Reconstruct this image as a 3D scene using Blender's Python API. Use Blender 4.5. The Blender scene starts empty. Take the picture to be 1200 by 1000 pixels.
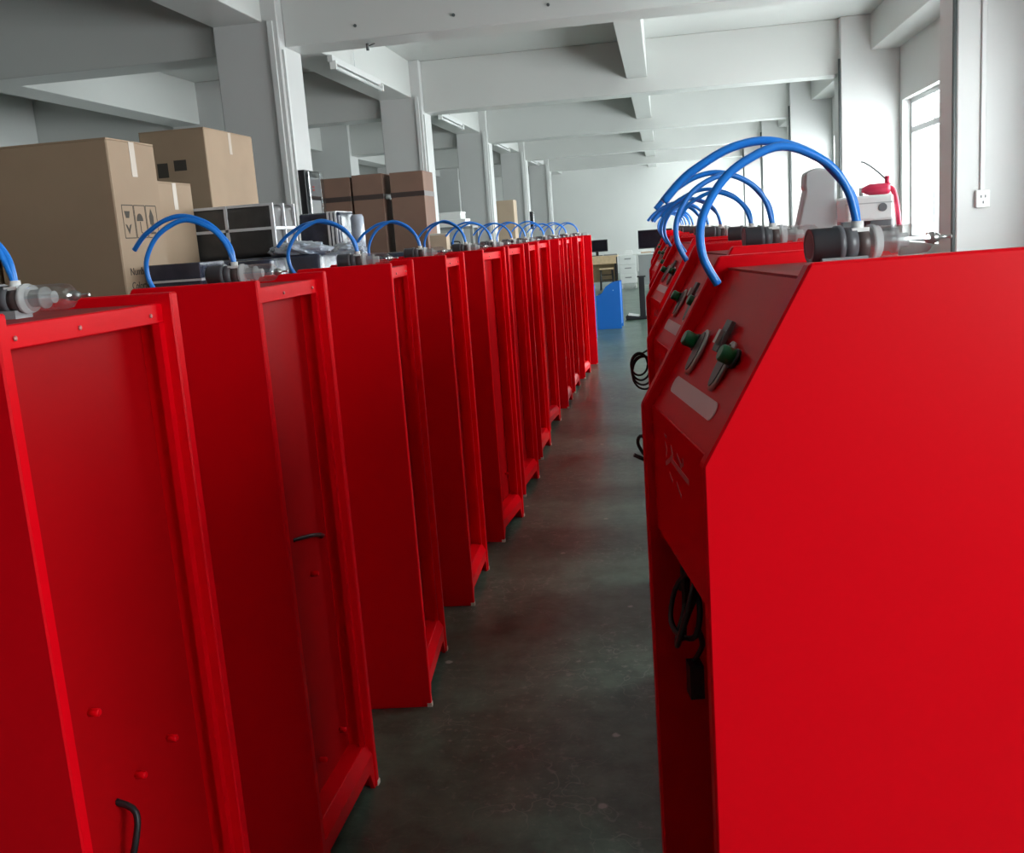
import bpy, bmesh, math, random
from mathutils import Vector, Matrix
random.seed(7)
scene = bpy.context.scene
COL = scene.collection
PI = math.pi

# ------------------------------------------------------------------ camera
CAM_H = 1.31
yaw, pitch, roll = (math.radians(a) for a in (-9.11392, 10.67586, -4.16393))
fwd = Vector((math.sin(yaw)*math.cos(pitch), math.cos(yaw)*math.cos(pitch), -math.sin(pitch)))
rgt = Vector((math.cos(yaw), -math.sin(yaw), 0)); upv = rgt.cross(fwd)
r2 = rgt*math.cos(roll) + upv*math.sin(roll); u2 = -rgt*math.sin(roll) + upv*math.cos(roll)
cam_data = bpy.data.cameras.new('camera')
cam_data.sensor_width = 36; cam_data.lens = 1183.1/1200*36
cam_data.clip_start = 0.02; cam_data.clip_end = 200
cam = bpy.data.objects.new('camera', cam_data); COL.objects.link(cam)
mw = Matrix((r2, u2, -fwd)).transposed().to_4x4(); mw.translation = (0, 0, CAM_H)
cam.matrix_world = mw
scene.camera = cam

# ------------------------------------------------------------------ world, light, exposure
WALL_X, Y0, Y1, LEFT_X, CEIL = 2.66, -3.6, 30.7, -7.8, 3.42
BAY0, BAY = 7.6, 4.6
w = bpy.data.worlds.new('overcast_sky'); scene.world = w; w.use_nodes = True
bg = w.node_tree.nodes['Background']
bg.inputs['Color'].default_value = (0.97, 0.985, 1.0, 1); bg.inputs['Strength'].default_value = 12.0
vs = scene.view_settings
vs.view_transform = 'Standard'; vs.look = 'None'; vs.gamma = 1; vs.exposure = 0.68; vs.use_curve_mapping = False
def portal(loc, rot, sx, sy):
    l = bpy.data.lights.new('window_portal', 'AREA'); l.shape = 'RECTANGLE'; l.size = sx; l.size_y = sy
    l.cycles.is_portal = True
    o = bpy.data.objects.new('window_portal', l); COL.objects.link(o); o.location = loc; o.rotation_euler = rot
BAYS = [BAY0 + BAY*i for i in range(-2, 5)]          # near faces of the column lines
WIN = []                                             # window openings in the right wall (y0, y1)
WIN.append((-1.9, 0.6))
for i in range(-1, 5):
    WIN.append((BAY0+BAY*i+0.62, BAY0+BAY*(i+1)-(0.60 if i == -1 else 0.12)))
SILL, HEAD = 0.95, 2.47
for a, b in WIN:
    portal((WALL_X+0.3, (a+b)/2, (SILL+HEAD)/2), (0, PI/2, 0), HEAD-SILL, b-a)

# ------------------------------------------------------------------ materials
MATS = {}
def mat(name, col, rough=0.5, metal=0.0, spec=0.5, var=0.0, scale=6.0, bump=0.0, col2=None, coat=0.0):
    m = bpy.data.materials.new(name); m.use_nodes = True
    nt = m.node_tree; b = nt.nodes['Principled BSDF']
    b.inputs['Base Color'].default_value = (*col, 1); b.inputs['Roughness'].default_value = rough
    b.inputs['Metallic'].default_value = metal; b.inputs['Specular IOR Level'].default_value = spec
    if coat: b.inputs['Coat Weight'].default_value = coat; b.inputs['Coat Roughness'].default_value = 0.15
    if var or bump or col2:
        tc = nt.nodes.new('ShaderNodeTexCoord'); n = nt.nodes.new('ShaderNodeTexNoise')
        n.inputs['Scale'].default_value = scale; n.inputs['Detail'].default_value = 5
        nt.links.new(tc.outputs['Object'], n.inputs['Vector'])
        r = nt.nodes.new('ShaderNodeValToRGB')
        c2 = col2 or tuple(max(0, c*(1-var)) for c in col)
        r.color_ramp.elements[0].position = 0.35; r.color_ramp.elements[0].color = (*c2, 1)
        r.color_ramp.elements[1].position = 0.62; r.color_ramp.elements[1].color = (*col, 1)
        nt.links.new(n.outputs['Fac'], r.inputs['Fac']); nt.links.new(r.outputs['Color'], b.inputs['Base Color'])
        if bump:
            bp = nt.nodes.new('ShaderNodeBump'); bp.inputs['Strength'].default_value = bump; bp.inputs['Distance'].default_value = 0.01
            nt.links.new(n.outputs['Fac'], bp.inputs['Height']); nt.links.new(bp.outputs['Normal'], b.inputs['Normal'])
    MATS[name] = m
    return m
def glassy(name, tint, refl_rough=0.03, base=0.06):
    m = bpy.data.materials.new(name); m.use_nodes = True; nt = m.node_tree
    for n in list(nt.nodes): nt.nodes.remove(n)
    out = nt.nodes.new('ShaderNodeOutputMaterial'); mx = nt.nodes.new('ShaderNodeMixShader')
    t = nt.nodes.new('ShaderNodeBsdfTransparent'); t.inputs['Color'].default_value = (*tint, 1)
    g = nt.nodes.new('ShaderNodeBsdfGlossy'); g.inputs['Roughness'].default_value = refl_rough
    f = nt.nodes.new('ShaderNodeLayerWeight'); f.inputs['Blend'].default_value = 0.12
    a = nt.nodes.new('ShaderNodeMath'); a.operation = 'MULTIPLY_ADD'; a.inputs[1].default_value = 0.7; a.inputs[2].default_value = base
    nt.links.new(f.outputs['Facing'], a.inputs[0]); nt.links.new(a.outputs[0], mx.inputs[0])
    nt.links.new(t.outputs[0], mx.inputs[1]); nt.links.new(g.outputs[0], mx.inputs[2]); nt.links.new(mx.outputs[0], out.inputs[0])
    MATS[name] = m
    return m
mat('red', (0.82, 0.0008, 0.0080), 0.36, spec=0.11, var=0.05, scale=2.5)
mat('red_dusty', (0.52, 0.045, 0.045), 0.62, spec=0.2, var=0.12, scale=14)
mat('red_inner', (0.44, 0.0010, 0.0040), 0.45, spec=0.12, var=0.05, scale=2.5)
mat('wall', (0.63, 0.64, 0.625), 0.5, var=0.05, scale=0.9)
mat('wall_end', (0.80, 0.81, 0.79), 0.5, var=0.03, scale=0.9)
mat('wall_darkened', (0.10, 0.10, 0.105), 0.5)  # dark tone invented for the unseen end wall, keeps bounced light low
mat('ceiling', (0.60, 0.61, 0.59), 0.28, var=0.05, scale=0.7)
mat('column', (0.58, 0.585, 0.575), 0.45, var=0.05, scale=1.2)
mat('trunking', (0.64, 0.65, 0.64), 0.4)
mat('frame', (0.55, 0.57, 0.58), 0.35, metal=0.3)
mat('dark_conduit', (0.09, 0.10, 0.10), 0.5)
mat('hose', (0.016, 0.24, 0.84), 0.28, spec=0.6)
mat('hose_end', (0.01, 0.04, 0.2), 0.6)
mat('dark_grey', (0.115, 0.118, 0.128), 0.34)
mat('brown_grey', (0.10, 0.075, 0.072), 0.4)
mat('mid_grey', (0.30, 0.31, 0.32), 0.35)
mat('white_plastic', (0.82, 0.83, 0.81), 0.35)
mat('metal', (0.55, 0.55, 0.54), 0.3, metal=0.9)
mat('chrome_rim', (0.50, 0.46, 0.42), 0.3, metal=0.6)
mat('plate_dark', (0.10, 0.075, 0.075), 0.4)
mat('green', (0.008, 0.15, 0.05), 0.3)
mat('black', (0.013, 0.013, 0.015), 0.45)
mat('label_bar', (0.80, 0.50, 0.50), 0.45)
mat('faded_print', (0.62, 0.16, 0.16), 0.5)
mat('chip_white', (0.72, 0.68, 0.60), 0.6)
mat('screw', (0.55, 0.22, 0.20), 0.4, metal=0.4)
mat('carton', (0.40, 0.285, 0.19), 0.75, var=0.10, scale=3.0)
mat('carton_brown', (0.24, 0.14, 0.10), 0.75, var=0.14, scale=3.0)
mat('carton_tan', (0.55, 0.42, 0.30), 0.75, var=0.08, scale=3.0)
mat('print', (0.06, 0.05, 0.04), 0.8)
mat('tape', (0.62, 0.52, 0.40), 0.25, coat=0.5)
mat('tape_dark', (0.06, 0.04, 0.035), 0.3)
mat('tape_white', (0.50, 0.41, 0.33), 0.3)
mat('film_black', (0.045, 0.043, 0.046), 0.42, var=0.3, scale=5, bump=0.8, col2=(0.085, 0.082, 0.078))
mat('film_navy', (0.018, 0.022, 0.045), 0.22, var=0.5, scale=8, bump=0.5, col2=(0.05, 0.06, 0.10), coat=0.5)
mat('film_pale', (0.50, 0.56, 0.66), 0.2, var=0.3, scale=14, bump=0.8, coat=0.5)
mat('strap', (0.72, 0.73, 0.76), 0.3)
mat('blue', (0.010, 0.15, 0.55), 0.38)
mat('desk_wood', (0.66, 0.49, 0.30), 0.5, var=0.15, scale=12)
mat('desk_grey', (0.28, 0.29, 0.29), 0.5)
mat('drawer', (0.70, 0.72, 0.70), 0.45)
mat('screen', (0.006, 0.007, 0.012), 0.18)
mat('machine_white', (0.70, 0.72, 0.72), 0.4)
mat('machine_grey', (0.42, 0.45, 0.46), 0.45, var=0.1, scale=5)
mat('pink_red', (0.55, 0.02, 0.07), 0.35)
mat('red_digit', (0.8, 0.05, 0.04), 0.5)
mat('lamp_tube', (0.60, 0.62, 0.61), 0.25)
glassy('glass', (0.95, 0.96, 0.96), 0.10, 0.20)
def milky():
    m = bpy.data.materials.new('milky'); m.use_nodes = True; nt = m.node_tree; b = nt.nodes['Principled BSDF']
    b.inputs['Base Color'].default_value = (0.70, 0.71, 0.71, 1); b.inputs['Roughness'].default_value = 0.25; b.inputs['Alpha'].default_value = 0.55
    MATS['milky'] = m
milky()
glassy('pane', (0.92, 0.95, 0.95), 0.02, 0.03)
glassy('meter_cover', (0.72, 0.74, 0.75), 0.08, 0.12)

def floor_material():
    m = bpy.data.materials.new('epoxy_floor'); m.use_nodes = True; nt = m.node_tree; b = nt.nodes['Principled BSDF']
    tc = nt.nodes.new('ShaderNodeTexCoord')
    def noise(scale, detail, rough=0.55):
        n = nt.nodes.new('ShaderNodeTexNoise'); n.inputs['Scale'].default_value = scale
        n.inputs['Detail'].default_value = detail; n.inputs['Roughness'].default_value = rough
        nt.links.new(tc.outputs['Object'], n.inputs['Vector']); return n
    def ramp(src, stops):
        r = nt.nodes.new('ShaderNodeValToRGB')
        while len(r.color_ramp.elements) < len(stops): r.color_ramp.elements.new(0.5)
        for e, (p, c) in zip(r.color_ramp.elements, stops): e.position = p; e.color = (*c, 1)
        nt.links.new(src, r.inputs['Fac']); return r
    big = ramp(noise(0.8, 3).outputs['Fac'], [(0.25, (0.048, 0.084, 0.066)), (0.5, (0.062, 0.110, 0.085)), (0.78, (0.082, 0.128, 0.100))])
    mid = ramp(noise(11, 7, 0.65).outputs['Fac'], [(0.35, (0.60, 0.62, 0.60)), (0.66, (1.45, 1.42, 1.36))])
    mm = nt.nodes.new('ShaderNodeMixRGB'); mm.blend_type = 'MULTIPLY'; mm.inputs['Fac'].default_value = 1.0
    nt.links.new(big.outputs['Color'], mm.inputs['Color1']); nt.links.new(mid.outputs['Color'], mm.inputs['Color2']); big = mm
    fine = ramp(noise(34, 8, 0.7).outputs['Fac'], [(0.54, (0, 0, 0)), (0.68, (1, 1, 1))])
    patch = ramp(noise(2.3, 4).outputs['Fac'], [(0.40, (0.12, 0.12, 0.12)), (0.62, (0.8, 0.8, 0.8))])
    mul = nt.nodes.new('ShaderNodeMath'); mul.operation = 'MULTIPLY'
    nt.links.new(fine.outputs['Color'], mul.inputs[0]); nt.links.new(patch.outputs['Color'], mul.inputs[1])
    mx = nt.nodes.new('ShaderNodeMixRGB'); mx.inputs['Color2'].default_value = (0.27, 0.275, 0.245, 1)
    nt.links.new(mul.outputs[0], mx.inputs['Fac']); nt.links.new(big.outputs['Color'], mx.inputs['Color1'])
    # thin scratches
    sc = nt.nodes.new('ShaderNodeTexVoronoi'); sc.feature = 'DISTANCE_TO_EDGE'; sc.inputs['Scale'].default_value = 2.6
    wv = noise(3, 3); ad = nt.nodes.new('ShaderNodeVectorMath'); ad.operation = 'ADD'
    nt.links.new(tc.outputs['Object'], ad.inputs[0]); nt.links.new(wv.outputs['Color'], ad.inputs[1]); nt.links.new(ad.outputs[0], sc.inputs['Vector'])
    sr = ramp(sc.outputs['Distance'], [(0.0, (0.7, 0.7, 0.7)), (0.010, (0, 0, 0))])
    m2 = nt.nodes.new('ShaderNodeMath'); m2.operation = 'MULTIPLY'
    nt.links.new(sr.outputs['Color'], m2.inputs[0]); nt.links.new(patch.outputs['Color'], m2.inputs[1])
    mx2 = nt.nodes.new('ShaderNodeMixRGB'); mx2.inputs['Color2'].default_value = (0.30, 0.30, 0.27, 1)
    nt.links.new(m2.outputs[0], mx2.inputs['Fac']); nt.links.new(mx.outputs['Color'], mx2.inputs['Color1'])
    # sparse pale chips in the coating
    vd = nt.nodes.new('ShaderNodeTexVoronoi'); vd.inputs['Scale'].default_value = 7.0
    nt.links.new(tc.outputs['Object'], vd.inputs['Vector'])
    dd = nt.nodes.new('ShaderNodeMath'); dd.operation = 'ADD'
    jn = noise(60, 2); js = nt.nodes.new('ShaderNodeMath'); js.operation = 'MULTIPLY'; js.inputs[1].default_value = 0.08
    nt.links.new(jn.outputs['Fac'], js.inputs[0]); nt.links.new(vd.outputs['Distance'], dd.inputs[0]); nt.links.new(js.outputs[0], dd.inputs[1])
    dr = ramp(dd.outputs[0], [(0.10, (1, 1, 1)), (0.14, (0, 0, 0))])
    sx = nt.nodes.new('ShaderNodeSeparateColor'); nt.links.new(vd.outputs['Color'], sx.inputs[0])
    gt = nt.nodes.new('ShaderNodeMath'); gt.operation = 'GREATER_THAN'; gt.inputs[1].default_value = 0.62
    nt.links.new(sx.outputs[0], gt.inputs[0])
    m3 = nt.nodes.new('ShaderNodeMath'); m3.operation = 'MULTIPLY'; nt.links.new(gt.outputs[0], m3.inputs[0]); nt.links.new(dr.outputs['Color'], m3.inputs[1])
    mx3 = nt.nodes.new('ShaderNodeMixRGB'); mx3.inputs['Color2'].default_value = (0.33, 0.33, 0.30, 1)
    nt.links.new(m3.outputs[0], mx3.inputs['Fac']); nt.links.new(mx2.outputs['Color'], mx3.inputs['Color1'])
    nt.links.new(mx3.outputs['Color'], b.inputs['Base Color'])
    rr = nt.nodes.new('ShaderNodeMapRange'); rr.inputs['From Min'].default_value = 0.1; rr.inputs['From Max'].default_value = 0.9
    rr.inputs['To Min'].default_value = 0.26; rr.inputs['To Max'].default_value = 0.36
    nt.links.new(noise(2, 1.5).outputs['Fac'], rr.inputs['Value']); nt.links.new(rr.outputs[0], b.inputs['Roughness'])
    b.inputs['Specular IOR Level'].default_value = 0.6
    MATS['floor'] = m
floor_material()

# ------------------------------------------------------------------ mesh helpers
class MB:
    def __init__(s): s.v = []; s.f = []; s.sm = []
    def add(s, vs_, fs, smooth=False):
        n = len(s.v); s.v += [tuple(p) for p in vs_]; s.f += [tuple(i+n for i in f) for f in fs]; s.sm += [smooth]*len(fs); return s
    def box(s, x0, x1, y0, y1, z0, z1):
        v = [(x, y, z) for z in (z0, z1) for y in (y0, y1) for x in (x0, x1)]
        return s.add(v, [(0, 2, 3, 1), (4, 5, 7, 6), (0, 1, 5, 4), (2, 6, 7, 3), (0, 4, 6, 2), (1, 3, 7, 5)])
    def prism(s, prof, a0, a1, axis='y'):
        n = len(prof)
        def P(p, a): return {'y': (p[0], a, p[1]), 'x': (a, p[0], p[1]), 'z': (p[0], p[1], a)}[axis]
        v = [P(p, a0) for p in prof] + [P(p, a1) for p in prof]
        return s.add(v, [tuple(range(n)), tuple(range(2*n-1, n-1, -1))] + [(i, i+n, (i+1) % n+n, (i+1) % n) for i in range(n)])
    def lathe(s, prof, o=(0, 0, 0), ax=(1, 0, 0), n=20, caps=True):
        ax = Vector(ax).normalized(); u = ax.orthogonal().normalized(); w_ = ax.cross(u); o = Vector(o)
        v = []
        for a, r in prof:
            for i in range(n):
                t = 2*PI*i/n; v.append(o+ax*a+(u*math.cos(t)+w_*math.sin(t))*r)
        fs = []
        for j in range(len(prof)-1):
            for i in range(n): fs.append((j*n+i, j*n+(i+1) % n, (j+1)*n+(i+1) % n, (j+1)*n+i))
        s.add(v, fs, True)
        if caps:
            k = len(s.v)-len(v)
            s.f.append(tuple(k+i for i in range(n-1, -1, -1))); s.f.append(tuple(k+(len(prof)-1)*n+i for i in range(n))); s.sm += [False, False]
        return s
    def cyl(s, a, b, r, n=14):
        a = Vector(a); b = Vector(b); return s.lathe([(0, r), ((b-a).length, r)], a, b-a, n)
    def tube(s, pts, r, n=8, sub=5):
        pts = [Vector(p) for p in pts]; P = []
        for i in range(len(pts)-1):
            p0 = pts[max(i-1, 0)]; p1 = pts[i]; p2 = pts[i+1]; p3 = pts[min(i+2, len(pts)-1)]
            for k in range(sub):
                t = k/sub
                P.append(0.5*((2*p1)+(p2-p0)*t+(2*p0-5*p1+4*p2-p3)*t*t+(3*p1-p0-3*p2+p3)*t**3))
        P.append(pts[-1])
        T = [(P[min(i+1, len(P)-1)]-P[max(i-1, 0)]).normalized() for i in range(len(P))]
        u = T[0].orthogonal().normalized(); v = []
        for p, t in zip(P, T):
            u = (u-t*u.dot(t)).normalized(); w_ = t.cross(u)
            for i in range(n): a = 2*PI*i/n; v.append(p+(u*math.cos(a)+w_*math.sin(a))*r)
        fs = [(j*n+i, j*n+(i+1) % n, (j+1)*n+(i+1) % n, (j+1)*n+i) for j in range(len(P)-1) for i in range(n)]
        k = len(s.v); s.add(v, fs, True)
        s.f.append(tuple(k+i for i in range(n-1, -1, -1))); s.f.append(tuple(k+(len(P)-1)*n+i for i in range(n))); s.sm += [False, False]
        return s
    def xf(s, M): s.v = [tuple(M @ Vector(p)) for p in s.v]; return s
    def build(s, name, m, parent=None, bevel=0.0, loc=(0, 0, 0), seg=1):
        me = bpy.data.meshes.new(name)
        bm = bmesh.new(); vv = [bm.verts.new(p) for p in s.v]
        for f, sm in zip(s.f, s.sm):
            try: fc = bm.faces.new([vv[i] for i in f]); fc.smooth = sm
            except ValueError: pass
        bmesh.ops.recalc_face_normals(bm, faces=bm.faces)
        if bevel:
            ed = [e for e in bm.edges if e.is_manifold and e.calc_face_angle(0) > 0.5]
            bmesh.ops.bevel(bm, geom=ed, offset=bevel, segments=seg, affect='EDGES', profile=0.5, clamp_overlap=True)
        bm.to_mesh(me); bm.free()
        me.materials.append(MATS[m])
        o = bpy.data.objects.new(name, me); COL.objects.link(o); o.location = loc
        if parent: o.parent = parent
        return o
def empty(name, loc, rz=0.0):
    e = bpy.data.objects.new(name, None); COL.objects.link(e); e.empty_display_size = 0.1
    e.location = loc; e.rotation_euler = (0, 0, rz); return e
def tag(o, label, cat, group=None):
    o['label'] = label; o['category'] = cat
    if group: o['group'] = group
    return o
def struct(o, label=None):
    o['kind'] = 'structure'
    if label: o['label'] = label
    return o
def copy_tree(o, parent=None):
    c = o.copy(); COL.objects.link(c)
    if parent: c.parent = parent
    for ch in o.children: copy_tree(ch, c)
    return c
def text_part(body, size, loc, rot, m, parent, name='lettering'):
    cu = bpy.data.curves.new('lettering_curve', 'FONT'); cu.body = body; cu.size = size; cu.extrude = 0.0006; cu.resolution_u = 3
    t = bpy.data.objects.new('lettering_tmp', cu); COL.objects.link(t)
    me = bpy.data.meshes.new_from_object(t); bpy.data.objects.remove(t); bpy.data.curves.remove(cu)
    me.materials.clear(); me.materials.append(MATS[m])
    o = bpy.data.objects.new(name, me); COL.objects.link(o); o.location = loc; o.rotation_euler = rot; o.parent = parent
    return o

# ------------------------------------------------------------------ room shell
struct(MB().box(LEFT_X, WALL_X+0.25, Y0, Y1, -0.12, 0).build('floor', 'floor'), 'dark green worn epoxy floor')
struct(MB().box(LEFT_X-0.2, WALL_X+0.25, Y0-0.2, Y1+0.2, CEIL, CEIL+0.15).build('ceiling', 'ceiling'), 'white painted concrete ceiling slab')
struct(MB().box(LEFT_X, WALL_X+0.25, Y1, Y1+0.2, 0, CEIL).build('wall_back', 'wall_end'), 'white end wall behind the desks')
struct(MB().box(LEFT_X-0.2, LEFT_X, Y0, Y1+0.2, 0, CEIL).build('wall_left', 'wall'), 'white wall beyond the second column row')
struct(MB().box(LEFT_X, WALL_X+0.25, Y0-0.2, Y0, 0, CEIL).build('wall_front', 'wall_darkened'), 'unseen hall end wall, darkened to cut bounce light')  # unseen wall behind the camera, made dark to reduce fill light
# window wall on the right
mb = MB(); mb.box(WALL_X, WALL_X+0.24, Y0-0.2, Y1, 0, SILL); mb.box(WALL_X, WALL_X+0.24, Y0-0.2, Y1, HEAD, CEIL)
ys = [Y0-0.2] + [q for ab in WIN for q in ab] + [Y1]
for i in range(0, len(ys), 2):
    if ys[i+1] > ys[i]: mb.box(WALL_X, WALL_X+0.24, ys[i], ys[i+1], SILL, HEAD)
struct(mb.build('wall_right', 'wall'), 'white window wall with concrete piers')
for k, (a, b) in enumerate(WIN):
    e = struct(empty('window_%d' % (k+1), (WALL_X+0.12, (a+b)/2, SILL)), 'aluminium framed window between the piers')
    h = HEAD-SILL; l = (b-a)/2
    fr = MB().box(-0.03, 0.03, -l, l, 0, 0.05).box(-0.03, 0.03, -l, l, h-0.05, h).box(-0.03, 0.03, -l, -l+0.05, 0.05, h-0.05).box(-0.03, 0.03, l-0.05, l, 0.05, h-0.05)
    fr.build('window_frame', 'frame', e)
    MB().box(-0.03, 0.03, -l+0.05, l-0.05, h*0.78-0.03, h*0.78+0.03).build('transom', 'frame', e)
    n = 4
    for i in range(1, n):
        y = -l+2*l*i/n
        MB().box(-0.025, 0.025, y-0.025, y+0.025, 0.05, h-0.05).build('mullion', 'frame', e)
    for i in range(n):
        ya = -l+2*l*i/n+0.02; yb = -l+2*l*(i+1)/n-0.02
        MB().box(-0.003, 0.003, ya, yb, 0.045, h*0.78).build('pane', 'pane', e)
        MB().box(-0.003, 0.003, ya, yb, h*0.78, h-0.045).build('pane', 'pane', e)
    MB().box(-0.20, 0.02, -l, l, -0.03, 0.0).build('window_sill', 'wall', e, loc=(-0.02, 0, 0))
# columns of the left arcade, of the row beyond it and of the window wall
C_IN, C_OUT = -2.76, -3.27
def column(x0, x1, y, trunk=None, dark=None):
    o = MB().box(x0, x1, y, y+0.46, 0, CEIL).build('column', 'column', None, 0.008); struct(o, 'square white painted concrete column')
    if trunk == 'left':
        MB().box(x1-0.075, x1-0.035, y-0.022, y, 0.1, 3.0).build('cable_trunking', 'trunking', o)
        MB().box(x1, x1+0.018, y+0.03, y+0.07, 0.1, 2.8).build('cable_trunking', 'trunking', o)
    if trunk == 'right':
        MB().cyl((x0-0.014, y+0.018, 0.1), (x0-0.014, y+0.018, 2.98), 0.014, 10).build('conduit_pipe', 'dark_conduit', o)
    return o
for y in BAYS[1:]:
    column(C_OUT, C_IN, y, 'left')
    if y > 10: column(-5.92, -5.09, y)
for y in BAYS[1:]:
    c = column(2.03, WALL_X, y, 'right')
    if abs(y-7.6) < 0.1: colR1 = c
for y in BAYS:
    if y < Y0: continue
    struct(MB().box(C_IN+0.0, WALL_X, y+0.12, y+0.47, 2.83, CEIL).build('transverse_beam', 'ceiling', None, 0.006), 'white concrete beam across the hall')
    struct(MB().box(LEFT_X, C_OUT, y+0.10, y+0.45, 2.81, CEIL).build('transverse_beam', 'ceiling', None, 0.006), 'white concrete beam over the storage side')
for i in range(len(BAYS)):
    ya = BAYS[i]+0.47; yb = (BAYS[i+1]+0.12) if i+1 < len(BAYS) else Y1
    if i == 0: ya = Y0
    for nm, xa, xb, z in (('arcade_beam', C_OUT, -2.88, 3.0), ('ceiling_beam', -0.34, -0.105, 3.0), ('edge_beam', 2.35, WALL_X, 3.04), ('storage_beam', -5.9, -5.56, 2.92)):
        struct(MB().box(xa, xb, ya, yb, z, CEIL).build(nm, 'ceiling', None, 0.005), 'white concrete beam running along the hall')

# fluorescent battens, switched off, on the arcade beam
ORD = ['first', 'second', 'third', 'fourth', 'fifth', 'sixth', 'seventh', 'eighth', 'ninth', 'tenth', 'eleventh', 'twelfth', 'thirteenth', 'fourteenth']
lampname = ['above the three taped cartons', 'first bay past the taped cartons', 'second bay past the taped cartons', 'third bay past the taped cartons']
for k, (ya, yb) in enumerate([(9.1, 10.7), (13.55, 15.1), (18.1, 19.7), (22.7, 24.3)]):
    e = tag(empty('fluorescent_lamp', (-2.88, (ya+yb)/2, 2.90)), 'unlit fluorescent batten on the arcade beam, '+lampname[k], 'lamp', 'fluorescent battens on the arcade beam'); l = (yb-ya)/2
    MB().box(0.0, 0.05, -l, l, 0.04, 0.10).build('housing', 'trunking', e, 0.004)
    MB().cyl((0.05, -l+0.03, 0.0), (0.05, l-0.03, 0.0), 0.018).build('tube', 'lamp_tube', e)
    for s in (-1, 1): MB().box(0.02, 0.075, s*(l-0.02)-0.015, s*(l-0.02)+0.015, -0.02, 0.05).build('lamp_holder', 'white_plastic', e)
    MB().cyl((0.03, -0.05, 0.1), (0.03, -0.05, 0.42), 0.003, 6).build('hanger_wire', 'frame', e)
e = tag(MB().cyl((0, 0, 0), (0, 0, -0.05), 0.012, 8).cyl((0, 0, -0.02), (0.06, 0, -0.005), 0.005, 6).build('ceiling_hook', 'dark_conduit', None, 0, (-2.17, 7.9, 2.83)), 'dark little hook under the cross beam beside the meter box column', 'hook')
for k, x in enumerate((-2.2, -1.45, -0.75, 0.1)):
    struct(MB().cyl((0, 0.006, 0), (0, -0.006, 0), 0.012, 8).build('anchor_bolt', 'dark_conduit', None, 0, (x, 7.716, 2.93)), 'small dark anchor bolt in the cross beam')

# socket and conduit on the first pier
e = tag(empty('wall_socket', (2.20, 7.6, 1.27)), 'white wall socket with surface conduit on the window pier', 'socket')
MB().box(-0.045, 0.045, -0.035, 0, 0, 0.12).build('socket_box', 'white_plastic', e, 0.004)
MB().box(-0.016, 0.016, -0.02, 0, 0.12, 2.1).build('conduit', 'trunking', e, 0.003)
for dx, dz in ((-0.014, 0.075), (0.014, 0.075), (0, 0.035)): MB().box(dx-0.004, dx+0.004, -0.037, -0.03, dz-0.009, dz+0.009).build('pin_hole', 'dark_conduit', e)
# meter box on the first arcade column
def meter(loc, h, wd, label, big=True):
    e = tag(empty('meter_box', loc), label, 'meter box')
    MB().box(0, 0.07, -wd/2, wd/2, 0, h).build('back_box', 'black', e, 0.004)
    MB().box(0.07, 0.10, -wd/2+0.01, wd/2-0.01, 0.01, h-0.01).build('cover', 'meter_cover', e, 0.006)
    MB().box(0.0701, 0.078, -wd/2+0.05, wd/2-0.06, 0.05, h*0.42).build('paper_card', 'white_plastic', e)
    MB().box(0.0701, 0.080, -wd/2+0.04, wd/2-0.04, h*0.5, h*0.86).build('meter_face', 'mid_grey', e)
    if big:
        for z in (h*0.60, h*0.66): MB().box(0.0801, 0.083, -0.06, -0.02, z, z+0.012).build('red_mark', 'red_digit', e)
        MB().box(0.02, 0.09, -wd/2-0.02, wd/2-0.02, -0.02, 0).build('lower_ledge', 'white_plastic', e)
meter((C_IN, 7.83, 1.53), 0.39, 0.36, 'black meter box with clear cover and red marks on the arcade column')

# ------------------------------------------------------------------ the red machines
D, W, ZT, ZS = 0.365, 0.41, 1.262, 1.062
HW = W/2; PT = 0.02; SX = 0.115
TL = math.hypot(SX, ZT-ZS)
T = Vector((SX, 0, ZT-ZS))/TL; N = Vector((-(ZT-ZS), 0, SX))/TL
CO = Vector((0.014, 0, ZS-0.004))
def con(y, s, h=0.0): return CO+T*s+Vector((0, y, 0))+N*h
def con_matrix(y, s, h=0.0):
    M = Matrix((Vector((0, 1, 0)), T, N)).transposed().to_4x4(); M.translation = con(y, s, h); return M
HOSE_A = [(0.2385, 0, 1.294), (0.2342, .002, 1.3252), (0.2191, .004, 1.3499), (0.1891, .007, 1.3794), (0.1389, .010, 1.3984), (0.0934, .013, 1.3938), (0.0523, .016, 1.3733), (0.0315, .018, 1.3581), (0.0114, .02, 1.3369)]
HOSE_B = [(0.2385, 0, 1.294), (0.2261, -.003, 1.3356), (0.199, -.006, 1.369), (0.1488, -.009, 1.39), (0.1029, -.010, 1.3756), (0.0718, -.010, 1.3504), (0.05, -.009, 1.3104), (0.0506, -.007, 1.2703), (0.0679, -.005, 1.2356)]
ELB = Vector((0.2385, 0, 1.294)); ZC = 1.272
def loop_pts(cx, cy, cz, r, turns, tilt=0.0, n=10, drift=0.01):
    out = []
    for i in range(int(turns*n)+1):
        a = 2*PI*i/n
        rr = r*(1+0.12*math.sin(i*1.7))
        out.append((cx+drift*math.sin(i*0.9)+tilt*math.sin(a), cy+rr*0.8*math.cos(a), cz+rr*math.sin(a)))
    return out
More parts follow.
